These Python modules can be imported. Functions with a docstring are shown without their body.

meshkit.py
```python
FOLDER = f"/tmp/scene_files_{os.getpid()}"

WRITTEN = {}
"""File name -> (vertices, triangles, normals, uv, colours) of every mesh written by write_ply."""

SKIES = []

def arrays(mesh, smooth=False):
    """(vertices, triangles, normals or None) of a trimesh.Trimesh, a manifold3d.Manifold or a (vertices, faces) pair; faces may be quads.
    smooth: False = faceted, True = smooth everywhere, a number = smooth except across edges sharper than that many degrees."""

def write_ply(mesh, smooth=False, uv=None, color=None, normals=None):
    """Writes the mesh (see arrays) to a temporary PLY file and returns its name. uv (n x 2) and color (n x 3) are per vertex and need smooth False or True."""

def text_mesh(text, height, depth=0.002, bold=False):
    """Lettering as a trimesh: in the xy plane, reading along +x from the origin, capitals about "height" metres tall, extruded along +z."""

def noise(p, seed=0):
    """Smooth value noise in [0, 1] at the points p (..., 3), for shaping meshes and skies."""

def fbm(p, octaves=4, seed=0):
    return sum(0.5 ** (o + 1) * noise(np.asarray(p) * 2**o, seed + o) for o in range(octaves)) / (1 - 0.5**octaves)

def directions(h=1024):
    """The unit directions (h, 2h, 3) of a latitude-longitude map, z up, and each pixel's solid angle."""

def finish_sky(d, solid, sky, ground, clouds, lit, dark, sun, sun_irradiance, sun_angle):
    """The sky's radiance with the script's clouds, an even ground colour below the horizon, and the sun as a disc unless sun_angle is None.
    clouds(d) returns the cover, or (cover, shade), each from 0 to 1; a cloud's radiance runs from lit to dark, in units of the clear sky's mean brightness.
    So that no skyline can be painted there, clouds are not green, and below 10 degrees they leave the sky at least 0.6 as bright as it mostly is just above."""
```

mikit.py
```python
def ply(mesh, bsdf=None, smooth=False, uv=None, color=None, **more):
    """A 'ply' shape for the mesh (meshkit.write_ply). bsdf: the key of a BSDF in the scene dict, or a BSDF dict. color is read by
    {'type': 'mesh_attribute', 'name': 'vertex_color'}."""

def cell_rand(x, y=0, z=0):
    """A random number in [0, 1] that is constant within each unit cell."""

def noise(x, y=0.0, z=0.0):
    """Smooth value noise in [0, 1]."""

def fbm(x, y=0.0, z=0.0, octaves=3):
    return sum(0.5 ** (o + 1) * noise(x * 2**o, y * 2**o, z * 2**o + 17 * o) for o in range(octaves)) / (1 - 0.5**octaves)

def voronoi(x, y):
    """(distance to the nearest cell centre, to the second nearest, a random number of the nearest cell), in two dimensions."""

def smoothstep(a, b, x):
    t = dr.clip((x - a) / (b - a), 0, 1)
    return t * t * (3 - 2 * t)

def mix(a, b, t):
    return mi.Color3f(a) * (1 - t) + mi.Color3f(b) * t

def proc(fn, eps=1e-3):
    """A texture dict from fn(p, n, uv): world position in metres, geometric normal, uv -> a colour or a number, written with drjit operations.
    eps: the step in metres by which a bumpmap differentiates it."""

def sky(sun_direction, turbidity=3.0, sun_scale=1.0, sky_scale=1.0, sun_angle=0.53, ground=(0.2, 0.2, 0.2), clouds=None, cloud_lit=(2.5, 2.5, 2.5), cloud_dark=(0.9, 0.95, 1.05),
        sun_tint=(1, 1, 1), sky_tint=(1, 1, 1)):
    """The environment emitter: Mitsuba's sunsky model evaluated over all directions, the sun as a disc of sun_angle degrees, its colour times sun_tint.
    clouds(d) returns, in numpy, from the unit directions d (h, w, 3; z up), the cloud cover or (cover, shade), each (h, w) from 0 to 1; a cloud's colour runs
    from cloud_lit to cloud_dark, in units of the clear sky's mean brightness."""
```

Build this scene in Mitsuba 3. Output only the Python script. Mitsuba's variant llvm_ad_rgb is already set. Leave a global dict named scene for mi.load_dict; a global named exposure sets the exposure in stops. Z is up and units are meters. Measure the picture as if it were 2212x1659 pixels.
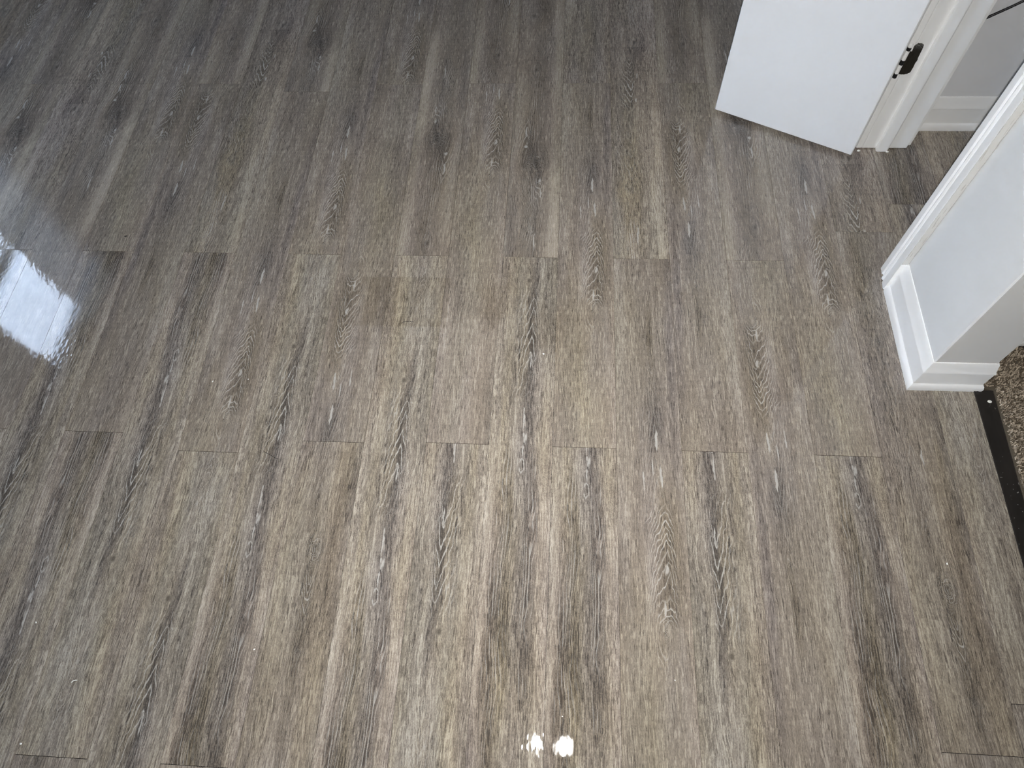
import math, random
import numpy as np, trimesh, drjit as dr, mitsuba as mi, mikit
from mikit import noise, fbm, smoothstep, mix, cell_rand
import shapely.geometry as sg

T = mi.ScalarTransform4f
scene, labels = {'type': 'scene'}, {}
rng = random.Random(11)

# ------------------------------------------------------------------ camera, sky, exposure
CAM = np.array([0.00819, 0.0, 1.51996])
RIGHT = np.array([0.9975027, 0.05372197, -0.04585101])
DOWN = np.array([0.02654869, -0.8867785, -0.46143153])
FWD = np.array([-0.0654487, 0.45906191, -0.8859902])
scene['camera'] = {'type': 'perspective', 'fov_axis': 'x', 'fov': math.degrees(2 * math.atan(1106 / 1501.0)),
                   'near_clip': 0.02, 'far_clip': 100.0,
                   'to_world': T().look_at(origin=CAM.tolist(), target=(CAM + FWD).tolist(), up=(-DOWN).tolist())}


def overcast(d):
    return np.full(d.shape[:2], 0.92), 0.25 + 0.2 * (1 - d[..., 2])


SKY = 50.0
scene['sky'] = mikit.sky((0.75, -0.35, 0.55), turbidity=4.0, sun_scale=0.0, sky_scale=SKY, ground=(0.22, 0.23, 0.2),
                         clouds=overcast, cloud_lit=(1.15, 1.4, 1.8), cloud_dark=(0.9, 1.1, 1.4))
exposure = 1.0
FLASH = (83000.0, 80300.0, 75000.0)

# ------------------------------------------------------------------ helpers


def put(name, mesh, bsdf, parent=None, smooth=False, **kw):
    key = (parent + '__' if parent else '') + name
    if key in scene:
        n = 1
        while '%s_%03d' % (key, n) in scene:
            n += 1
        key = '%s_%03d' % (key, n)
    scene[key] = mesh if isinstance(mesh, dict) else mikit.ply(mesh, bsdf, smooth=smooth, **kw)
    return key


def tag(key, label, category=None, group=None, kind=None):
    d = {'label': label}
    if category: d['category'] = category
    if group: d['group'] = group
    if kind: d['kind'] = kind
    labels[key] = d


def box(x0, x1, y0, y1, z0, z1):
    m = trimesh.creation.box(extents=(x1 - x0, y1 - y0, z1 - z0))
    m.apply_translation(((x0 + x1) / 2, (y0 + y1) / 2, (z0 + z1) / 2))
    return m


def join(*ms):
    return trimesh.util.concatenate(ms)


def rbox(x0, x1, y0, y1, z0, z1, r=0.002):
    """A box with chamfered edges, as the hull of its inset boxes."""
    pts = []
    for ax in range(3):
        lo, hi = np.array([x0, y0, z0], float) + r, np.array([x1, y1, z1], float) - r
        lo[ax] -= r; hi[ax] += r
        pts += [[a, b, c] for a in (lo[0], hi[0]) for b in (lo[1], hi[1]) for c in (lo[2], hi[2])]
    return trimesh.convex.convex_hull(np.array(pts))


def wall_with_holes(width, height, holes, thick):
    """Panel in the xz plane (x along, z up, thickness along +y) with rectangular holes."""
    p = sg.box(0, 0, width, height)
    for a, b, c, d in holes:
        p = p.difference(sg.box(a, b, c, d))
    m = trimesh.creation.extrude_polygon(p, thick, engine='earcut')
    m.apply_transform(np.array([[1, 0, 0, 0], [0, 0, 1, 0], [0, 1, 0, 0], [0, 0, 0, 1.0]]))
    m.invert()
    m.fix_normals()
    return m


def sweep(profile, path, closed_caps=True):
    """Moulding: profile points (out, up) swept along a horizontal polyline; 'out' is to the left of the direction of travel; mitred."""
    pr, P = np.array(profile, float), np.array(path, float)
    n = len(P)
    dirs = [(P[i + 1] - P[i]) / np.linalg.norm(P[i + 1] - P[i]) for i in range(n - 1)]
    rows = []
    for i in range(n):
        a, b = dirs[max(i - 1, 0)], dirs[min(i, n - 2)]
        na, nb = np.array([-a[1], a[0]]), np.array([-b[1], b[0]])
        m = na + nb
        m /= (m @ na)
        rows.append(np.c_[P[i] + pr[:, :1] * m, pr[:, 1]])
    v = np.vstack(rows)
    k = len(pr)
    f = []
    for i in range(n - 1):
        for j in range(k):
            a, b, c, d = i * k + j, i * k + (j + 1) % k, (i + 1) * k + (j + 1) % k, (i + 1) * k + j
            f += [[a, b, c], [a, c, d]]
    poly = sg.Polygon(pr)
    _, tri = trimesh.creation.triangulate_polygon(poly, engine='earcut')
    vv, _ = trimesh.creation.triangulate_polygon(poly, engine='earcut')
    idx = [int(np.argmin(((pr - q) ** 2).sum(1))) for q in vv]
    for t in tri:
        t = [idx[q] for q in t]
        f.append(t[::-1]); f.append([q + (n - 1) * k for q in t])
    m = trimesh.Trimesh(v, f, process=False)
    m.fix_normals()
    return m


def extrude_z(poly, z0, z1):
    m = trimesh.creation.extrude_polygon(sg.Polygon(poly), z1 - z0, engine='earcut')
    m.apply_translation((0, 0, z0))
    return m


# ------------------------------------------------------------------ materials
def twosided(b):
    return {'type': 'twosided', 'bsdf': b}


def plain(rgb):
    return {'type': 'rgb', 'value': list(rgb)}


def paint(base, rough, var=0.02, bump=0.0):
    def col(p, n, uv):
        v = noise(p.x * 11, p.y * 11, p.z * 11) - 0.5
        return mi.Color3f(*base) * (1 + var * 2 * v)

    def h(p, n, uv):
        return noise(p.x * 190, p.y * 190, p.z * 190)
    b = {'type': 'principled', 'base_color': mikit.proc(col) if var else plain(base), 'roughness': rough, 'specular': 0.45}
    return {'type': 'bumpmap', 'arbitrary': mikit.proc(h, 0.0012), 'scale': bump, 'bsdf': b} if bump else b


scene['mat_wall'] = twosided(paint((0.58, 0.572, 0.558), 0.62, 0.02, 0.0002))
scene['mat_closet'] = twosided(paint((0.70, 0.705, 0.725), 0.62, 0.02, 0.0002))
scene['mat_trim'] = twosided(paint((0.84, 0.845, 0.85), 0.36, 0.01, 0.00006))
scene['mat_door'] = twosided(paint((0.77, 0.785, 0.81), 0.42, 0.006))
scene['mat_ceiling'] = twosided(paint((0.78, 0.78, 0.77), 0.9, 0))
scene['mat_backwall'] = twosided(paint((0.56, 0.552, 0.54), 0.7, 0))


def worn_shaded_edge_color(p, n, uv):  # shade of the casing's side put into a greige colour, plus worn marks
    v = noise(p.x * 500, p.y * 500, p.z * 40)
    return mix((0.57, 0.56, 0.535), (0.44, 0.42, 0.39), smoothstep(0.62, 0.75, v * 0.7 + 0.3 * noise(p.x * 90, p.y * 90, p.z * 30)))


scene['mat_shaded_edge'] = twosided({'type': 'principled', 'base_color': mikit.proc(worn_shaded_edge_color), 'roughness': 0.6})


def hinge_color(p, n, uv):
    b = noise(p.x * 700, p.y * 700, p.z * 90)
    top = smoothstep(0.322, 0.343, p.z) * smoothstep(0.40, 0.75, noise(p.x * 500, 3.0, p.z * 1500))
    return mix(mix((0.012, 0.010, 0.007), (0.028, 0.024, 0.017), b), (0.30, 0.30, 0.29), top)


scene['mat_hinge'] = twosided({'type': 'principled', 'base_color': mikit.proc(hinge_color), 'roughness': 0.45, 'metallic': 0.2})
scene['mat_black'] = twosided({'type': 'principled', 'base_color': plain((0.006, 0.006, 0.007)), 'roughness': 0.4})


def strip_color(p, n, uv):
    v = fbm(p.x * 60, p.y * 20, 2.0, 3)
    speck = smoothstep(0.93, 0.98, noise(p.x * 330, p.y * 260, 5.0)) * smoothstep(0.5, 0.7, noise(p.x * 40, p.y * 17, 9.0))
    return mix(mix((0.010, 0.0085, 0.0075), (0.020, 0.017, 0.015), v), (0.25, 0.24, 0.23), speck)


scene['mat_strip'] = twosided({'type': 'principled', 'base_color': mikit.proc(strip_color), 'roughness': 0.42})
scene['mat_white'] = twosided({'type': 'principled', 'base_color': plain((0.80, 0.80, 0.77)), 'roughness': 0.4})
scene['mat_tuft'] = twosided({'type': 'principled', 'base_color': {'type': 'mesh_attribute', 'name': 'vertex_color'}, 'roughness': 0.9, 'sheen': 0.2})
scene['mat_carpetbase'] = twosided({'type': 'principled', 'base_color': plain((0.09, 0.075, 0.055)), 'roughness': 0.95})
scene['mat_subfloor'] = twosided({'type': 'principled', 'base_color': plain((0.02, 0.018, 0.016)), 'roughness': 0.9})
scene['mat_glass'] = {'type': 'thindielectric', 'int_ior': 1.5}
scene['mat_sheer'] = {'type': 'principledthin', 'base_color': plain((0.85, 0.86, 0.88)), 'roughness': 0.8, 'diff_trans': 0.45, 'spec_trans': 0.0}
scene['mat_metal'] = twosided({'type': 'principled', 'base_color': plain((0.55, 0.53, 0.5)), 'roughness': 0.3, 'metallic': 1.0})

# ---- the vinyl wood: five printed patterns, each with its grain figures (x in metres across, s in metres along)
PW = 0.15
X = PW
CHAINS = {  # xc, s0, s1, direction, spacing, half width, steepness, strength
    0: [(.60, .03, .37, 1, .046, .20, 3.6, 1.0), (.62, -.34, -.12, 1, .035, .15, 3.6, .55)],
    1: [(.70, .43, .70, 1, .021, .22, 2.2, 1.25), (.60, .06, .17, -1, .030, .10, 4.5, .6), (.60, .18, .45, 1, .045, .22, 6., .4), (.62, .70, .80, -1, .03, .11, 3.0, .6)],
    2: [(.32, -.19, -.03, 1, .036, .15, 3.4, .9), (.45, .05, .33, 1, .030, .26, 7.0, .55), (.62, .06, .20, -1, .024, .12, 2.4, .9), (.70, -.62, -.42, 1, .035, .2, 5., .4)],
    3: [(.42, .07, .32, -1, .026, .15, 2.2, 1.1), (.38, .38, .62, -1, .033, .26, 3.0, .6), (.34, .67, .98, 1, .030, .24, 8.0, .6), (.60, -.3, -.05, -1, .03, .2, 4.0, .5)],
    4: [(.55, .04, .17, -1, .020, .11, 2.2, 1.0), (.45, -.5, -.1, 1, .04, .2, 6.0, .4), (.6, .4, .75, -1, .035, .2, 5.0, .4)],
}
KNOTS = {  # xc, sc, rx, ry, darkness, ring strength
    0: [(.50, 0., .0065, .010, .75, .4), (.61, -.145, .005, .008, .25, .8), (.28, 1.08, .003, .005, .7, .2)],
    1: [(.64, .69, .006, .013, .1, .9), (.36, 1.0, .005, .006, .5, .4), (.4, -.45, .006, .010, .6, .6)],
    2: [(.49, 0., .019, .024, .55, 1.3), (.43, -.40, .007, .012, .8, .5), (.31, -.67, .009, .012, .7, .7), (.36, .012, .0028, .0036, .95, .0), (.60, .022, .0028, .0036, .95, .0)],
    3: [(.52, 0., .014, .018, .65, 1.2), (.29, .49, .006, .008, .85, 1.0), (.33, .635, .012, .016, .6, 1.2), (.55, -.5, .007, .01, .6, .6)],
    4: [(.53, 0., .008, .016, .75, 1.2), (.55, .215, .004, .005, .7, .8), (.30, -.6, .007, .01, .6, .6)],
}
WHITES = {  # xc, sc, half width, half length (m)
    0: [(.53, .405, .0022, .036), (.555, .455, .0060, .017), (.54, .487, .0022, .020), (.60, .25, .0014, .03)],
    1: [(.62, .27, .0036, .028), (.40, .37, .0026, .026), (.67, .36, .0032, .030), (.55, .335, .0018, .024), (.69, .575, .0040, .012), (.64, .655, .0028, .018)],
    2: [(.30, -.06, .0055, .006), (.29, -.12, .0030, .020), (.60, .075, .0045, .008), (.63, .125, .0026, .016), (.55, .30, .0024, .034)],
    3: [(.52, .27, .0040, .011), (.55, .16, .0026, .012), (.45, .80, .0030, .034)],
    4: [(.6, -.3, .0024, .024)],
}
RINGS = {0: [(.53, .525, .0055, .017)]}
BANDS = {  # xc, half width (fractions), s0, s1, tone, stripes, warmth
    0: [(.62, .10, -.06, .50, -.15, .30, -.22), (.82, .12, -.32, .15, .06, .0, -.35), (.27, .13, .52, 1.08, -.17, .9, .2), (.66, .10, .49, 1.00, -.17, 1.0, -.12),
        (.04, .06, .15, .95, .13, .1, .1), (.90, .10, .3, 1.3, .06, .0, .2), (.42, .08, .60, 1.1, -.12, .3, .5), (.22, .12, -.4, .35, .05, .0, .35)],
    1: [(.58, .06, -.10, .09, -.13, .4, .3), (.62, .11, .16, .33, -.18, .4, -.2), (.72, .17, .43, .76, -.12, .1, .5), (.10, .10, -.3, .6, .08, .0, -.1), (.30, .12, .1, .5, -.05, .2, -.1),
        (.92, .07, -.2, .4, -.08, .0, -.2), (.35, .2, .6, 1.0, .05, .0, .3)],
    2: [(.88, .13, .02, .47, .26, .0, .15), (.88, .10, -.75, -.12, .14, .0, .1), (.47, .20, -.06, .09, -.17, .0, -.1), (.50, .16, .06, .36, -.05, 1.0, .0), (.46, .16, -.34, -.05, -.05, .8, .0), (.36, .12, -.2, -.02, -.10, .0, .2), (.20, .12, -.4, .3, .04, .2, .1), (.55, .15, -.5, -.3, -.10, .2, .1),
        (.45, .2, -.75, -.6, -.12, .0, .0), (.12, .1, .1, .4, -.08, .4, -.2)],
    3: [(.85, .15, .30, 1.05, .23, .0, .1), (.87, .12, -.4, .22, .13, .0, .0), (.35, .2, .40, .75, -.10, .1, .6), (.36, .14, .66, 1.0, -.04, 1.0, .2), (.42, .12, .08, .3, -.10, .2, .1), (.52, .2, -.06, .06, -.14, .0, -.1), (.15, .1, -.2, .3, -.05, .2, -.1)],
    4: [(.54, .09, -.04, .42, -.18, .3, .2), (.80, .16, -.3, .5, -.04, .1, .5), (.2, .15, -.2, .4, .04, .1, .3), (.35, .2, -.9, -.3, -.07, .2, .2), (.7, .15, .5, .9, .06, .0, .0)],
}
CRACKS = {1: [(.585, -.06, .06)], 2: [(.80, -.55, -.50)], 4: [(.80, .04, .13)]}
NP = 5


def table(feats, width, pad):
    m = max(len(v) for v in feats.values())
    out = []
    for j in range(m):
        cols = [[(feats.get(k, []) + [pad] * m)[j][c] for k in range(NP)] for c in range(width)]
        out.append([mi.Float(c) for c in cols])
    return out


TC = table(CHAINS, 8, (.5, 50., 51., 1, .05, .1, 3., 0.))
TK = table(KNOTS, 6, (.5, 50., .01, .01, 0., 0.))
TW = table(WHITES, 4, (.5, 50., .01, .01))
TR = table(RINGS, 4, (.5, 50., .01, .01))
TB = table(BANDS, 7, (.5, .1, 50., 51., 0., 0., 0.))
TX = table(CRACKS, 3, (.5, 50., 51.))


def plank_coords(uv):
    pid = dr.floor((uv.y + 2.0) * 0.25)
    s = uv.y - 4.0 * pid
    pr = dr.floor(uv.x + 0.02)
    return pid, s, uv.x - pr, mi.UInt32(dr.clip(pr, 0, NP - 1))


def printed_film(x, s, i):
    """Colour of the printed pattern i at x metres across and s metres along."""
    seed = mi.Float(i) * 13.7
    g = lambda a: dr.gather(mi.Float, a, i)
    jag = (noise(x * 300, s * 130, seed) - 0.5) * 0.0022
    drift = (fbm(x * 9 + seed, s * 5.0, seed, 3) - 0.5) * 0.016
    xw = x + drift
    dark, ringline = mi.Float(0), mi.Float(0)
    for xc, sc, rx, ry, dk, rs in TK:
        dx, dy, ax, ay = x - g(xc) * X, s - g(sc), g(rx), g(ry)
        r2 = dr.square(dx / ax) + dr.square(dy / ay)
        xw = xw - dx * 0.62 * dr.exp(-r2 * 0.16)
        wob = (noise(x * 160, s * 120, seed + 3) - 0.5)
        r = dr.sqrt(r2 + 1e-4) + wob * 0.8
        dark = dr.maximum(dark, g(dk) * dr.exp(-dr.square(r) * 1.6))
        ph = r * 2.6 + wob
        ln = smoothstep(0.30, 0.46, dr.abs(ph - dr.floor(ph) - 0.5))
        wave = (dy + 0.0022 * dr.sin(dx * 260 + seed + dy * 90) + (fbm(x * 75, s * 42, seed + 13, 3) - 0.5) * 0.030) / 0.0050
        lw = smoothstep(0.26, 0.44, dr.abs(wave - dr.floor(wave) - 0.5)) * (0.15 + 0.85 * noise(x * 240, s * 70, seed + 14))
        big = smoothstep(0.0105, 0.0125, ax)
        ringline = dr.maximum(ringline, g(rs) * (ln * dr.exp(-r2 * 0.28) * (1 - big) + big * lw * dr.exp(-r2 * 0.55)))
    # tone: wide streaks, strands, pores
    bend = (noise(x * 60, s * 9, seed + 33) - 0.5) * 0.006
    xb = xw + bend
    wide = fbm(xb * 36 + seed, s * 3.2, seed, 3) - 0.5
    cloud = noise(x * 22, s * 7, seed + 55) - 0.5
    mid = noise(xb * 130, s * 9, seed + 5) - 0.5
    strand = noise(xb * 330, s * 16, seed + 9) - 0.5
    pore = noise(xb * 620 + jag * 200, s * 36, seed + 2) - 0.5
    pore2 = noise(xb * 1000 + jag * 300, s * 95, seed + 12) - 0.5
    speck = noise(x * 800, s * 430, seed) - 0.5
    tick = smoothstep(0.56, 0.74, noise(xb * 740 + jag * 110, s * 62, seed + 41))
    dash = smoothstep(0.58, 0.74, noise(xb * 860 + jag * 130, s * 74, seed + 47)) * (0.35 + 0.9 * noise(xb * 90, s * 8, seed + 48))
    tone = 0.525 + wide * 0.37 + cloud * 0.16 + mid * 0.13 + strand * 0.13 + pore * 0.14 + pore2 * 0.14 + speck * 0.30 + tick * 0.25 - dash * 0.32
    hue = (fbm(xb * 26 + 40, s * 4.0, seed + 21, 2) - 0.5) * 1.0
    stripes = mi.Float(0)
    ragged = (0.40 + 1.15 * fbm(xb * 95, s * 6.0, seed + 61, 2)) * (0.55 + 0.9 * noise(x * 18, s * 4.2, seed + 66))
    for xc, hw, s0, s1, tn, st, wm in TB:
        d = dr.abs(xw + bend * 0.6 - g(xc) * X) / (g(hw) * X)
        e = (noise(s * 7, x * 70, seed + 31) - 0.5) * 0.20
        m = smoothstep(1.6, 0.25, d) * smoothstep(-0.07, 0.08, s + e - g(s0)) * smoothstep(0.07, -0.08, s + e - g(s1))
        tone = tone + g(tn) * m * ragged * dr.select(g(tn) < 0, 1.55, 1.0)
        stripes = dr.maximum(stripes, g(st) * m)
        hue = hue + g(wm) * m
    # limed lines along the grain inside the striped bands
    ph = xb / 0.0066 + (noise(s * 9, seed, 1.0) - 0.5) * 1.3 + (fbm(xw * 60, s * 16, seed, 2) - 0.5) * 1.6
    fr = dr.abs(ph - dr.floor(ph) - 0.5)
    broken = smoothstep(0.34, 0.70, noise(dr.floor(ph) * 3.7, s * 26, seed + 4)) * (0.4 + 0.6 * noise(dr.floor(ph) * 1.7, s * 90, seed + 14))
    lines = 0.95 * stripes * smoothstep(0.31, 0.44, fr) * broken
    tone = tone - 0.05 * stripes * smoothstep(0.3, 0.1, fr)
    # cathedral figures
    jag2 = (noise(x * 130, s * 55, seed + 17) - 0.5) * 0.0045
    for xc, s0, s1, di, sp, hw, kk, st in TC:
        ex = x + jag * 1.3 + jag2 + drift * 0.5 - g(xc) * X
        side = smoothstep(-0.002, 0.002, ex)
        dx = dr.abs(ex) * (1.25 - 0.35 * (1 - side))
        wd = g(hw) * X * (1.3 - 0.6 * side)
        ph = (s * g(di) - g(kk) * dx * (0.55 + 0.45 * dr.minimum(dx / wd, 1.0)) * 1.35 + (fbm(x * 38, s * 11, seed + 7, 3) - 0.5) * 0.085) / g(sp)
        fr = dr.abs(ph - dr.floor(ph) - 0.5)
        m = smoothstep(1.2, 0.45, dx / wd) * smoothstep(-0.02, 0.04, s - g(s0)) * smoothstep(0.02, -0.06, s - g(s1))
        amp = (0.12 + 0.88 * smoothstep(0.15, 0.75, noise(dr.floor(ph) * 2.3, s * 18, seed + 8))) * (0.55 + 0.45 * noise(x * 330, s * 140, seed + 18))
        lines = dr.maximum(lines, 1.05 * g(st) * m * amp * smoothstep(0.32, 0.46, fr))
        tone = tone - 0.06 * m * g(st) * smoothstep(0.40, 0.2, fr)
    lines = dr.maximum(lines, ringline * (0.5 + 0.4 * noise(x * 200, s * 90, seed)))
    for xc, sc, hw, hl in TW:
        dx, dy = x + jag * 0.8 - g(xc) * X + (noise(s * 60, seed, 3.0) - 0.5) * 0.003, s - g(sc)
        q = dr.square(dx / g(hw)) + dr.square(dy / g(hl)) + (noise(x * 420, s * 110, seed + 6) - 0.5) * 1.4
        lines = dr.maximum(lines, (0.70 + 0.3 * noise(x * 900, s * 90, seed + 71)) * smoothstep(1.15, 0.25, q))
    for xc, sc, rx, ry in TR:
        dx, dy = x + jag * 0.4 - g(xc) * X, s - g(sc)
        r = dr.sqrt(dr.square(dx / g(rx)) + dr.square(dy / g(ry)) + 1e-5)
        lines = dr.maximum(lines, 0.85 * smoothstep(0.24, 0.06, dr.abs(r - 1.0 + (noise(x * 500, s * 200, 5.) - .5) * .25)) * smoothstep(-0.9, 0.1, dx / g(rx) + dr.abs(dy / g(ry)) - 0.35 + noise(s * 90, x * 90, 2.)))
        dark = dr.maximum(dark, 0.35 * dr.exp(-dr.square(dr.minimum(r, 9.0)) * 0.5))
    for xc, s0, s1 in TX:
        wob = (noise(s * 70, seed, 8.0) - 0.5) * 0.004
        d = dr.abs(x + wob - g(xc) * X) / 0.0016
        dark = dr.maximum(dark, 0.85 * smoothstep(1.2, 0.3, d) * smoothstep(0., .03, s - g(s0)) * smoothstep(0., -.03, s - g(s1)))
    tone = dr.clip(tone, 0.0, 1.15)
    c = mix(mix((0.067, 0.057, 0.051), (0.220, 0.189, 0.161), dr.clip(tone * 2, 0, 1)), (0.430, 0.389, 0.334), dr.clip(tone * 2 - 1, 0, 1.2))
    tint = (fbm(xb * 18 + 9, s * 2.2, seed + 77, 2) - 0.5) * 0.07
    c = c * mi.Color3f(1 + 0.6 * tint, 1 - 0.35 * tint, 1 + 0.35 * tint)
    hue = dr.clip(hue, -0.7, 0.8)
    c = c * mi.Color3f(1 + 0.065 * hue, 1.0 + 0.02 * hue, 1 - 0.14 * hue)
    c = mix(c, (0.53, 0.52, 0.50), dr.clip(lines, 0, 1) * 0.74)
    c = mix(c, (0.050, 0.042, 0.035), dr.clip(dark, 0, 1) * 0.85)
    return c


# the film is the same on every plank that carries it, so it is worked out once, on a fine grid
NX, NS, S0, S1 = 352, 4600, -1.3, 1.58
_x, _s = np.meshgrid((np.arange(NX) + .5) / NX * PW, S0 + (np.arange(NS) + .5) / NS * (S1 - S0))
FILM = []
for _i in range(NP):
    _c = printed_film(mi.Float(_x.ravel().astype(np.float32)), mi.Float(_s.ravel().astype(np.float32)), dr.full(mi.UInt32, _i, NX * NS))
    FILM.append(np.array(_c).reshape(3, -1).T.astype(np.float32))
FILM = mi.Float(np.concatenate(FILM).ravel())


def vinyl_color(p, n, uv):
    pid, s, x, i = plank_coords(uv)
    fx = dr.clip(x / PW * NX - 0.5, 0, NX - 1.001)
    fs = (s - S0) / (S1 - S0)
    fs = dr.clip((fs - dr.floor(fs)) * NS - 0.5, 0, NS - 1.001)
    ix, js = mi.UInt32(fx), mi.UInt32(fs)
    tx, ts = fx - dr.floor(fx), fs - dr.floor(fs)
    at = lambda a, b: dr.gather(mi.Color3f, FILM, (i * NS + js + b) * NX + ix + a)
    c = (at(0, 0) * (1 - tx) + at(1, 0) * tx) * (1 - ts) + (at(0, 1) * (1 - tx) + at(1, 1) * tx) * ts
    c = c * (0.94 + 0.12 * cell_rand(pid, 7.0, 1.0))
    # old residue left where something stood, and two brown spills (they have outlines of their own in the photograph)
    wob = (fbm(p.x * 30, p.y * 30, 4.0, 3) - 0.5)
    rect = smoothstep(-.545, -.525, p.x + wob * .03) * smoothstep(-.284, -.288, p.x) * smoothstep(.943, .952, p.y + wob * .012) * smoothstep(1.106, 1.102, p.y + wob * .004)
    sp1 = smoothstep(1.2, .1, dr.sqrt(dr.square((p.x + .165) / .07) + dr.square((p.y - 1.03) / .09)) + wob * 1.2) * smoothstep(1.110, 1.106, p.y)
    sp2 = smoothstep(1.2, .1, dr.sqrt(dr.square((p.x - .02) / .09) + dr.square((p.y - .95) / .13)) + wob * 1.3) * smoothstep(1.046, 1.042, p.y)
    st = dr.clip(rect * 0.75 + sp1 * 0.8 + sp2 * 0.6, 0, 1) * (0.75 + 0.5 * noise(p.x * 260, p.y * 120, 3.0))
    return c * mi.Color3f(1 - 0.20 * st, 1 - 0.225 * st, 1 - 0.27 * st)


def vinyl_height(p, n, uv):
    pid, s, x, i = plank_coords(uv)
    smoothpatch = smoothstep(0.45, 0.6, noise(p.x * 6 + 5.48, p.y * 6, pid * 3.1))
    a = noise(x * 190, s * 95, pid) * (0.30 + 0.70 * smoothpatch)
    return a + noise(x * 420, s * 60, pid + 5) * 0.12 * smoothpatch + noise(x * 30, s * 16, pid + 2) * 0.6


scene['mat_vinyl'] = {'type': 'bumpmap', 'arbitrary': mikit.proc(vinyl_height, 0.0008), 'scale': 0.00007,
                      'bsdf': {'type': 'roughplastic', 'diffuse_reflectance': mikit.proc(vinyl_color), 'alpha': 0.004, 'distribution': 'beckmann', 'int_ior': 1.48, 'nonlinear': False}}

# ------------------------------------------------------------------ floor: subfloor and vinyl planks
put('floor', box(-5.3, 1.75, -2.7, 4.7, -0.02, -0.0045), 'mat_subfloor')
tag('floor', 'grey-brown wood-look vinyl plank floor', 'floor', kind='structure')
TH = 0.004
TILT = {(-1, 1.2): -0.019, (0, .6): 0.016}      # planks that rock a little more: they throw the flash back twice


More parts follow.
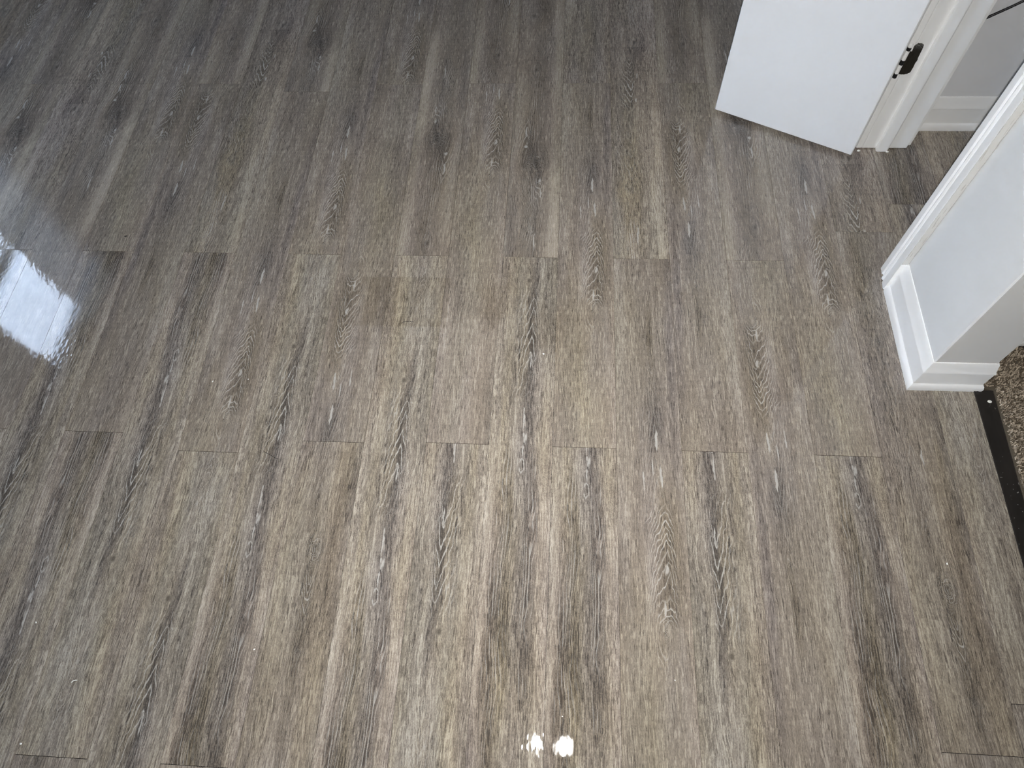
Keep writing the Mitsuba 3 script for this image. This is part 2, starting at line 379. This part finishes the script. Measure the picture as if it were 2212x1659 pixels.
def plank_mesh(x0, x1, y0, y1, pid, pr, flip, ref):
    gx, ge, c = 0.00015, 0.00042, 0.0004
    tilt = TILT.get((round(x0 / PW), round(y1, 1)), rng.uniform(-0.0045, 0.0045))
    xs, ys = (x0 + gx, x1 - gx), (y0 + ge, y1 - ge)
    ring = lambda d, z: [[xs[0] + d, ys[0] + d, z], [xs[1] - d, ys[0] + d, z], [xs[1] - d, ys[1] - d, z], [xs[0] + d, ys[1] - d, z]]
    v = np.array(ring(0, -TH) + ring(0, -c) + ring(c * .6, 0.0))
    f = []
    for a in (0, 4):
        for k in range(4):
            b = (k + 1) % 4
            f += [[a + k, a + b, a + 4 + b], [a + k, a + 4 + b, a + 4 + k]]
    f += [[8, 9, 10], [8, 10, 11], [0, 2, 1], [0, 3, 2]]
    lx, s = v[:, 0] - math.floor((x0 + x1) / 2 / PW) * PW, ref - v[:, 1]
    if flip:
        lx, s = PW - lx, -s
    uv = np.c_[pr + np.clip(lx, 0, PW), s + 4.0 * pid]
    v[4:, 2] += (v[4:, 0] - (x0 + x1) / 2) * tilt
    return (v, np.array(f)), uv


# column, ends of its planks from far to near, and for each plank (pattern, turned, reference y)
EVEN, ODD = [4.6, 4.35, 3.109, 1.867, 0.625, -0.617, -1.86, -2.6], [4.6, 3.66, 2.42, 1.178, -0.072, -1.315, -2.6]
LAY = {
    -12: {1.867: (2, 1, 2.35), 0.625: (2, 0, 1.65), -.617: (0, 1, .1)},
    -11: {2.42: (3, 0, 3.), 1.178: (3, 1, 1.75), -.072: (0, 1, .2)},
    -10: {1.867: (2, 0, 1.79), 0.625: (2, 0, 1.73), -.617: (0, 1, .3)},
    -9: {1.178: (1, 0, 2.30), -.072: (0, 1, .29)},
    -8: {1.867: (2, 0, 1.69), 0.625: (1, 1, 1.14), -.617: (0, 1, -.225)},
    -7: {1.178: (3, 0, 2.16), -.072: (0, 1, .32)},
    -6: {1.829: (2, 0, 2.07), 0.583: (1, 0, 1.37), -.617: (0, 0, .24)},
    -5: {1.178: (1, 0, 1.92), -.072: (0, 0, .88)},
    -4: {1.862: (1, 0, 2.56), 0.619: (1, 1, .42), -.617: (4, 0, .36)},
    -3: {1.178: (2, 1, 1.62), -.072: (0, 0, .79)},
    -2: {1.867: (2, 1, 2.40), 0.626: (1, 0, 2.18), -.617: (0, 1, .20)},
    -1: {1.178: (2, 0, 1.53), -.072: (0, 0, 1.10)},
    0: {1.867: (3, 1, 2.62), 0.626: (1, 0, 1.71), -.617: (0, 0, 1.045)},
    1: {1.178: (3, 0, 2.06), -.072: (1, 0, .92)},
    2: {1.867: (2, 1, 2.45), 0.625: (1, 1, 1.01), -.617: (0, 1, .18)},
    3: {1.178: (2, 1, 1.69), -.072: (1, 1, .29)},
    4: {1.867: (3, 0, 2.5), 0.626: (1, 0, 1.71), -.617: (0, 0, 1.045)},
    5: {1.280: (3, 0, 1.55), 0.029: (4, 0, .33)},
    6: {1.379: (0, 0, 2.2), 0.96: (0, 1, .9), 0.12: (0, 1, .9)},
}
ENDS = {-6: [4.6, 4.31, 3.07, 1.829, 0.583, -0.617, -1.86, -2.6], -4: [4.6, 4.34, 3.105, 1.862, 0.619, -0.617, -1.86, -2.6],
        5: [4.6, 3.76, 2.52, 1.280, 0.029, -1.21, -2.6], 6: [1.675, 1.379, 0.96, 0.12, -1.12, -2.6]}
pid, PLANKS = 0, []
for c in range(-20, 11):
    ends = ENDS.get(c, EVEN if c % 2 == 0 else ODD)
    for y1, y0 in zip(ends, ends[1:]):
        x0, x1 = max(c * PW, -3.0), (c + 1) * PW
        if x1 - x0 < 0.01:
            continue
        if c == 6 and y1 < 1.0:             # cut along the edge strip
            x1 = 1.0
        if c > 6:                           # inside the closet only
            y1, y0 = min(y1, 1.675), max(y0, 1.05)
        if y1 - y0 < 0.02:
            continue
        pid += 1
        pr, fl, ref = next((v for kk, v in LAY.get(c, {}).items() if abs(kk - y0) < .02), (rng.randrange(5), rng.randrange(2), (y0 + y1) / 2 + rng.uniform(-.3, .3)))
        m, uv = plank_mesh(x0, x1, y0, y1, pid, pr, fl, ref)
        put('plank', m, 'mat_vinyl', 'floor', uv=uv)
        PLANKS.append((x0, x1, y0, y1, pid, pr, fl, ref))

# ------------------------------------------------------------------ walls, ceiling
H = 2.42
put('ceiling', join(box(-3.12, 3.2, -2.75, 4.75, H, H + 0.1), box(-5.35, -3.12, -2.75, 1.12, H, H + 0.1)), 'mat_ceiling')
tag('ceiling', 'white flat ceiling above the room', 'ceiling', kind='structure')
put('wall_back', box(-3.1, 1.0, 4.6, 4.72, 0, H), 'mat_backwall')
tag('wall_back', 'pale wall at the far end of the room', 'wall', kind='structure')
put('wall_front', box(-5.35, 3.2, -2.72, -2.6, 0, H), 'mat_backwall')
tag('wall_front', 'pale wall behind the photographer', 'wall', kind='structure')
# left wall: near part (plane x=-3) with the window that mirrors in the floor; towards the viewer an added bay with an unseen fill-light window widens the room to x=-5.2
WIN = [(-3.0, 1.83, 2.62, 0.75, 2.09), (-5.2, -1.9, -0.1, 0.3, 2.0)]


def side_wall(x, y0, y1, a, b, c, d):
    w = wall_with_holes(y1 - y0, H, [(a - y0, c, b - y0, d)], 0.12)
    w.apply_transform(np.array([[0, -1, 0, x], [1, 0, 0, y0], [0, 0, 1, 0], [0, 0, 0, 1.0]]))
    return w


put('wall_left', join(side_wall(-3.0, 1.0, 4.7, *WIN[0][1:]), side_wall(-5.2, -2.7, 1.1, *WIN[1][1:]), box(-5.3, -3.0, 1.0, 1.12, 0, H)), 'mat_backwall')
tag('wall_left', 'pale wall on the left with the daylight windows', 'wall', kind='structure')

# partition wall on the right: stub with rounded drywall corner, closet opening, wall beyond, header over the passage
WX0, WX1 = 0.855, 0.995
SY = 0.815
parts = [rbox(WX0, WX1, SY, 1.170, 0, H, 0.003), box(WX0, WX1, 1.612, 4.65, 0, H), box(WX0, WX1, 1.165, 1.616, 2.06, H),
         box(WX0, WX1, -2.65, -0.2, 0, H), box(WX0, WX1, -0.205, SY + 0.002, 2.06, H)]
put('wall_right', join(*parts), 'mat_wall')
tag('wall_right', 'light grey painted partition wall ending in a narrow post beside the carpet', 'wall', kind='structure')
# closet walls and the wall of the carpeted room
put('wall_closet', join(box(WX1, 1.75, 1.675, 1.79, 0, H), box(1.65, 1.76, 0.95, 1.79, 0, H)), 'mat_closet')
tag('wall_closet', 'light grey wall inside the small closet behind the opening', 'wall', kind='structure')
put('wall_beyond', join(box(WX1, 3.1, 0.945, 1.05, 0, H), box(3.0, 3.12, -2.65, 1.05, 0, H)), 'mat_wall')
tag('wall_beyond', 'light grey wall of the carpeted room beyond the post', 'wall', kind='structure')

# baseboards: one profile, mitred round the post
BB = [(0, 0), (.0155, 0), (.0158, .010), (.0135, .019), (.0095, .024), (.0088, .028), (.0088, .071), (.0100, .0735), (.0098, .078), (.0072, .083), (.0055, .094), (.0035, .105), (.0015, .1095), (0, .110)]


def baseboard(path):
    return sweep(BB, path)


put('baseboard_right', baseboard([(WX0, 1.0875), (WX0, SY), (WX1, SY), (WX1, 0.945)][::-1]) if False else baseboard([(WX1, 0.945), (WX1, SY), (WX0, SY), (WX0, 1.0875)]), 'mat_trim', smooth=28)
tag('baseboard_right', 'white moulded baseboard wrapped around the foot of the wall post', 'baseboard', kind='structure')
put('baseboard_closet', baseboard([(1.65, 1.675), (WX1 + .012, 1.675)]), 'mat_trim', smooth=28)
tag('baseboard_closet', 'white moulded baseboard on the wall inside the closet', 'baseboard', kind='structure')
put('baseboard_beyond', baseboard([(3.0, .945), (WX1 + .02, .945)]), 'mat_trim', smooth=28)
tag('baseboard_beyond', 'white baseboard along the wall of the carpeted room', 'baseboard', kind='structure')
put('baseboard_far', baseboard([(WX0, 1.68), (WX0, 4.6), (-3.0, 4.6)]), 'mat_trim', smooth=28)
tag('baseboard_far', 'white baseboard at the far end of the room behind the door', 'baseboard', kind='structure')

# ------------------------------------------------------------------ closet opening: casings, jambs
# casing profile across y (from the opening edge outwards) and proud of the wall
CAS = [(0, .0012), (0, .0095), (.003, .0112), (.020, .0118), (.0235, .0085), (.0260, .0078), (.0285, .0095), (.031, .0140), (.035, .0158), (.039, .0145), (.0415, .0122), (.0435, .0125), (.047, .0165), (.066, .0182), (.070, .0175), (.070, .0012)]


def casing(y_in, sgn, z1, x=WX0):
    return extrude_z([(x - b, y_in + sgn * a) for a, b in CAS], 0.004, z1)


put('casing', casing(1.158, -1, 2.12), 'mat_trim', 'trim_1', smooth=25)
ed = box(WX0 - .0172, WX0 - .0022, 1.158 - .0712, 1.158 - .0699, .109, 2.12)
put('shaded_edge', ed, 'mat_shaded_edge', 'trim_1')
labels['trim_1__shaded_edge'] = {'label': 'worn outer edge of the casing, its shade painted in as greige'}
put('jamb', box(WX0 - .0005, WX1 + .0005, 1.1655, 1.1705, .004, 2.06), 'mat_trim', 'trim_1')
tag('trim_1', 'white grooved door casing on the near side of the closet opening', 'door casing', kind='structure')
put('casing', casing(1.594, 1, 2.12), 'mat_trim', 'trim_2', smooth=25)
put('jamb', join(rbox(WX0 - .001, .8697, 1.587, 1.613, .0035, 2.06, .0008), rbox(.8708, WX1, 1.5870, 1.613, .0035, 2.06, .0008)), 'mat_trim', 'trim_2')
put('door_stop', extrude_z([(.9085, 1.5872), (.9085, 1.5790), (.9095, 1.5765), (.9120, 1.5752), (.9350, 1.5750), (.9395, 1.5765), (.9425, 1.5805), (.9440, 1.5872)], .001, 2.05), 'mat_trim', 'trim_2', smooth=30)
put('back_casing', rbox(WX1 - .001, WX1 + .0105, 1.5935, 1.655, .008, 2.1, .0008), 'mat_trim', 'trim_2')
tag('trim_2', 'white door jamb with stop moulding and a dark hinge behind the open door', 'door jamb', kind='structure')
# hinge leaf let into the jamb: unpainted dark plate with a torn paint outline
leaf = [(.8613, .2545), (.870, .2534), (.8783, .2529), (.886, .2552), (.8919, .2589), (.8925, .2798), (.8917, .286), (.8932, .2925), (.8932, .2973), (.8918, .301), (.8915, .3117), (.891, .3287), (.8894, .3385),
        (.8834, .3424), (.8734, .3434), (.8673, .3358), (.8688, .3200), (.8609, .3204), (.8613, .2975), (.8600, .2814)]
lm = trimesh.creation.extrude_polygon(sg.Polygon(leaf), 0.0008, engine='earcut')
lm.apply_transform(np.array([[1, 0, 0, 0], [0, 0, -1, 1.5872], [0, 1, 0, 0], [0, 0, 0, 1.0]]))
put('hinge_leaf', lm, 'mat_hinge', 'trim_2')
labels['trim_2__hinge_leaf'] = {'label': 'dark bronze hinge leaf with white paint brushed over its edges'}
for i, (z0, z1, mat) in enumerate([(.2500, .2625, 'mat_black'), (.2627, .2885, 'mat_trim'), (.2887, .3020, 'mat_black'), (.3022, .3290, 'mat_trim'), (.3292, .3380, 'mat_black'), (.3382, .3500, 'mat_trim')]):
    k = trimesh.creation.cylinder(radius=.0052, height=z1 - z0, sections=20)
    k.apply_translation((.8545, 1.5795, (z0 + z1) / 2))
    key = put('hinge_knuckle', k, mat, 'trim_2', smooth=40)
    labels[key] = {'label': 'black bare hinge knuckle' if mat == 'mat_black' else 'white painted hinge knuckle'}
for i, (px, py, r) in enumerate([(.8600, 1.577, .0038), (.9395, 1.5735, .0036)]):
    d = trimesh.creation.icosphere(subdivisions=2, radius=r)
    d.apply_transform(np.diag([1.3, .8, .75, 1.0]))
    d.apply_translation((px, py, r * .7))
    put('paint_drip', d, 'mat_white', 'trim_2', smooth=True)

# the door: a flush slab swung wide open into the room
A, B = np.array([.830, 1.548]), np.array([.460, 1.735])
u = (B - A) / np.linalg.norm(B - A)
nn = np.array([-u[1], u[0]])
nn = nn if nn @ np.array([.45, .89]) > 0 else -nn
L = np.linalg.norm(B - A)
slab = rbox(0, L, 0, .035, 0, 2.03, .0022)
M = np.eye(4)
M[:2, 0], M[:2, 1], M[:3, 3] = u, nn, [A[0], A[1], .012]
slab.apply_transform(M)
slab.fix_normals()
put('slab', slab, 'mat_door', 'door_1')
kb = trimesh.creation.revolve(np.array([(0, 0), (.027, 0), (.027, .006), (.011, .010), (.010, .030), (.022, .038), (.026, .050), (.021, .062), (0, .066)]), sections=28)
kb.apply_transform(np.array([[u[0], 0, -nn[0], A[0] + u[0] * (L - .06)], [u[1], 0, -nn[1], A[1] + u[1] * (L - .06)], [0, 1, 0, .93], [0, 0, 0, 1.0]]))
put('door_knob', kb, 'mat_metal', 'door_1', smooth=30)
tag('door_1', 'white flush closet door swung wide open into the room', 'door', kind='structure')

# black cable in the closet, coming out from behind the jamb and sagging along the wall
pts = np.array([(.985, 1.64, .62), (.988, 1.645, .50), (.995, 1.65, .40), (1.010, 1.653, .351), (1.035, 1.655, .357), (1.053, 1.655, .3685), (1.073, 1.655, .382), (1.093, 1.655, .396), (1.106, 1.655, .406), (1.14, 1.655, .437), (1.19, 1.655, .50), (1.24, 1.655, .60), (1.27, 1.655, .75), (1.28, 1.66, .95)])
from scipy.interpolate import CubicSpline
tt = np.r_[0, np.cumsum(np.linalg.norm(np.diff(pts, axis=0), axis=1))]
cp = CubicSpline(tt, pts)(np.linspace(0, tt[-1], 90))
circ = sg.Point(0, 0).buffer(.0031, 5)
put('cable', trimesh.creation.sweep_polygon(circ, cp, engine='earcut'), 'mat_black', smooth=50)
tag('cable', 'black cable sagging across the grey closet wall above the baseboard', 'cable')

# ------------------------------------------------------------------ carpet and edge strip
strip_poly = [(.9935, SY - .012), (1.037, SY - .012), (1.0335, .53), (1.031, -.2), (.988, -.2), (.9945, .39), (.9950, .556)]
sp = extrude_z(strip_poly, -.004, .0022)
put('transition_strip', sp, 'mat_strip')
lip = extrude_z([(.9935, SY - .012), (1.0035, SY - .012), (.9990, .39), (.9985, -.2), (.988, -.2), (.9945, .39), (.9950, .556)], .0022, .0034)
put('lip', lip, 'mat_strip', 'transition_strip')
dp = trimesh.creation.icosphere(subdivisions=2, radius=.0042)
dp.apply_transform(np.diag([1.25, .9, .28, 1.0]))
dp.apply_translation((1.0225, .7735, .0024))
put('paint_drop', dp, 'mat_white', 'transition_strip', smooth=True)
labels['transition_strip__paint_drop'] = {'label': 'round white paint drop'}
tag('transition_strip', 'dark brown floor strip between the planks and the carpet', 'floor strip')

nr = np.random.RandomState(5)
gx, gy = np.meshgrid(np.arange(1.012, 1.33, .0036), np.arange(.36, .919, .0036))
P = np.c_[gx.ravel(), gy.ravel()] + nr.uniform(-.0018, .0018, (gx.size, 2))
edge = np.where(P[:, 1] < SY - .002, 1.034 + (P[:, 1] - .53) * .0123 + .0046, WX1 + .0205)
P = P[P[:, 0] > edge]
n = len(P)
lean = nr.uniform(0, 2 * np.pi, n)
amt = nr.uniform(.0020, .0066, n)
hgt = nr.uniform(.0075, .0125, n)
rad = nr.uniform(.0011, .0017, n)
levels = [(0.0, .8, 0.0), (.55, 1.0, .45), (.85, .85, .85), (1.0, .35, 1.0)]
SIDES = 5
V = np.zeros((n, len(levels), SIDES, 3))
tw = nr.uniform(0, 2 * np.pi, n)
for li, (hz, rr, ll) in enumerate(levels):
    for k in range(SIDES):
        an = 2 * np.pi * k / SIDES + tw + hz * 1.2
        V[:, li, k, 0] = P[:, 0] + amt * ll * np.cos(lean) + rad * rr * np.cos(an)
        V[:, li, k, 1] = P[:, 1] + amt * ll * np.sin(lean) + rad * rr * np.sin(an)
        V[:, li, k, 2] = hgt * hz
fs = []
for li in range(len(levels) - 1):
    for k in range(SIDES):
        a, b = li * SIDES + k, li * SIDES + (k + 1) % SIDES
        fs += [[a, b, b + SIDES], [a, b + SIDES, a + SIDES]]
top = (len(levels) - 1) * SIDES
fs += [[top, top + k, top + k + 1] for k in range(1, SIDES - 1)]
F = (np.array(fs)[None] + (np.arange(n) * len(levels) * SIDES)[:, None, None]).reshape(-1, 3)
import meshkit
mixv = np.clip(.5 + .9 * (meshkit.noise(np.c_[P * 170, np.zeros(n)], 3) - .5) + nr.normal(0, .30, n), 0, 1)
ca, cb = np.array([.085, .062, .040]), np.array([.54, .46, .365])
COL = np.repeat((ca + (cb - ca) * mixv[:, None])[:, None], len(levels) * SIDES, 1).reshape(-1, 3)
put('carpet', (V.reshape(-1, 3), F), 'mat_tuft', smooth=True, color=COL)
put('backing', join(extrude_z([(1.0385, SY - .013), (1.035, .53), (1.0325, -.195), (1.0325, -2.59), (2.99, -2.59), (2.99, .92), (WX1 + .018, .92), (WX1 + .018, SY - .006)], -.004, .0035)), 'mat_carpetbase', 'carpet')
far = box(1.33, 2.98, -2.58, .91, .0035, .0085)
put('far_pile', far, 'mat_carpetbase', 'carpet')
tag('carpet', 'beige and brown flecked twist pile carpet beyond the dark floor strip', 'carpet', kind='stuff')

# ------------------------------------------------------------------ crumbs and hairs on the floor


def blob(x, y, rx, ry, rz, rot):
    m = trimesh.creation.icosphere(subdivisions=2, radius=1.0)
    v = m.vertices.copy()
    m.vertices = v * (1 + .25 * (meshkit.noise(v * 1.7 + x * 50) - .5)[:, None])
    m.apply_transform(np.diag([rx, ry, rz, 1.0]))
    m.apply_transform(trimesh.transformations.rotation_matrix(rot, [0, 0, 1]))
    m.apply_translation((x, y, rz * .8 + .0002))
    return m


k = put('crumb', blob(-1.238, 1.231, .0042, .0019, .0014, .35), 'mat_black', smooth=True)
tag(k, 'small black crumb on the planks above the window reflection', 'crumb')
for (x, y, r, where) in [(-.862, .772, .0021, 'on a plank right of the window reflection'), (-.029, .875, .0022, 'on the planks below the dark square stain, right of it'), (-1.101, .177, .0019, 'near the left edge above the curved shaving'),
                         (-1.044, -.053, .0022, 'in the lower left corner by a butt joint'), (-.61, .146, .0017, 'in the lower left quarter, right of the curved shaving'), (.84, .387, .0020, 'on the planks near the dark floor strip'),
                         (-.772, .781, .0015, 'left of the dark square stain, by the larger fleck'), (.258, .13, .0012, 'in the lower right, above the bottom edge'), (.035, .053, .0013, 'just above the flash glint at the bottom')]:
    k = put('paint_fleck', blob(x, y, r * 1.2, r * .8, r * .35, x * 9), 'mat_white', smooth=True)
    tag(k, 'tiny white fleck ' + where, 'fleck', 'white flecks scattered on the planks')
arc = np.array([(-.9795, .0635, .0016), (-.977, .0665, .0018), (-.973, .0680, .0018), (-.969, .0682, .0018)])
k = put('curled_shaving', trimesh.creation.sweep_polygon(sg.Point(0, 0).buffer(.0011, 4), CubicSpline(range(4), arc)(np.linspace(0, 3, 14)), engine='earcut'), 'mat_white', smooth=50)
tag(k, 'curved white paint shaving near the lower left corner', 'shaving')


def hair(pts, r):
    q = np.array([(a, b, .0008) for a, b in pts])
    return trimesh.creation.sweep_polygon(sg.Point(0, 0).buffer(r, 3), CubicSpline(range(len(q)), q)(np.linspace(0, len(q) - 1, 20)), engine='earcut')


k = put('hair', hair([(-.403, .957), (-.393, .9625), (-.382, .963), (-.370, .962)], .0004), 'mat_black', smooth=True)
tag(k, 'short dark hair lying across the darker stained plank', 'hair')
k = put('hair_001', hair([(-.688, .587), (-.675, .5815), (-.660, .574), (-.648, .570)], .00045), 'mat_black', smooth=True)
tag(k, 'dark hair lying aslant on a plank right of a butt joint', 'hair')

# ------------------------------------------------------------------ windows on the left wall (outside the frame: the first seen in the floor's gloss, the second added for fill)
for i, (wx, a, b, c, d) in enumerate(WIN):
    w = 'window_%d' % (i + 1)
    fr = [box(wx - .09, wx - .03, a, a + .045, c, d), box(wx - .09, wx - .03, b - .045, b, c, d), box(wx - .09, wx - .03, a, b, c, c + .05), box(wx - .09, wx - .03, a, b, d - .05, d),
          box(wx - .085, wx - .04, a, b, (c + d) / 2 - .02, (c + d) / 2 + .02)]
    put('frame', join(*fr), 'mat_trim', w)
    g = mi.ScalarTransform4f().translate([wx - .062, (a + b) / 2, (c + d) / 2]).rotate([0, 1, 0], 90).scale([(d - c) / 2, (b - a) / 2, 1])
    scene[w + '__pane'] = {'type': 'rectangle', 'to_world': g, 'bsdf': {'type': 'ref', 'id': 'mat_glass'}}
    put('sill', rbox(wx - .04, wx + .06, a - .04, b + .04, c - .03, c, .004), 'mat_trim', w)
    tag(w, ('white framed window mirrored in the gloss of the floor at the left', 'large white framed window, unseen, added further left for fill daylight')[i], 'window', kind='structure')
# sheer curtain drawn over the far half of the first window
yy = np.linspace(2.245, 2.66, 60)
cx = -2.955 + .012 * np.sin(yy * 95)
v = np.vstack([np.c_[cx, yy, np.full(60, .6)], np.c_[cx, yy, np.full(60, 2.14)]])
f = [[i, i + 1, i + 61] for i in range(59)] + [[i, i + 61, i + 60] for i in range(59)]
put('curtain', trimesh.Trimesh(v, f, process=False), 'mat_sheer', smooth=True)
tag('curtain', 'sheer white curtain over the far half of the left window', 'curtain')

# ------------------------------------------------------------------ the phone that takes the picture, its flash lit (its glint shows on the planks)
flash_at = CAM + RIGHT * 0.014 - DOWN * 0.002
body = rbox(-.035, .035, -.12, .03, -.0128, -.0048, .0035)
F4 = np.eye(4)
F4[:3, 0], F4[:3, 1], F4[:3, 2], F4[:3, 3] = RIGHT, -DOWN, FWD, CAM
body.apply_transform(F4)
body.fix_normals()
put('body', body, 'mat_black', 'phone')
ring = trimesh.creation.annulus(.0052, .0066, .0034, sections=40)
ring.apply_translation((.014, .002, -.0021))
ring.apply_transform(F4)
ring.fix_normals()
put('flash_rim', ring, 'mat_black', 'phone')
scene['mat_flash'] = {'type': 'diffuse', 'reflectance': plain((.7, .7, .6))}
scene['phone__flash'] = {'type': 'disk', 'bsdf': {'type': 'ref', 'id': 'mat_flash'}, 'emitter': {'type': 'area', 'radiance': {'type': 'rgb', 'value': list(FLASH)}},
                         'to_world': T().look_at(origin=(flash_at - FWD * .0038).tolist(), target=(flash_at + FWD).tolist(), up=(-DOWN).tolist()).scale(.005)}
tag('phone', 'black phone held by the photographer with its flash lit', 'phone')
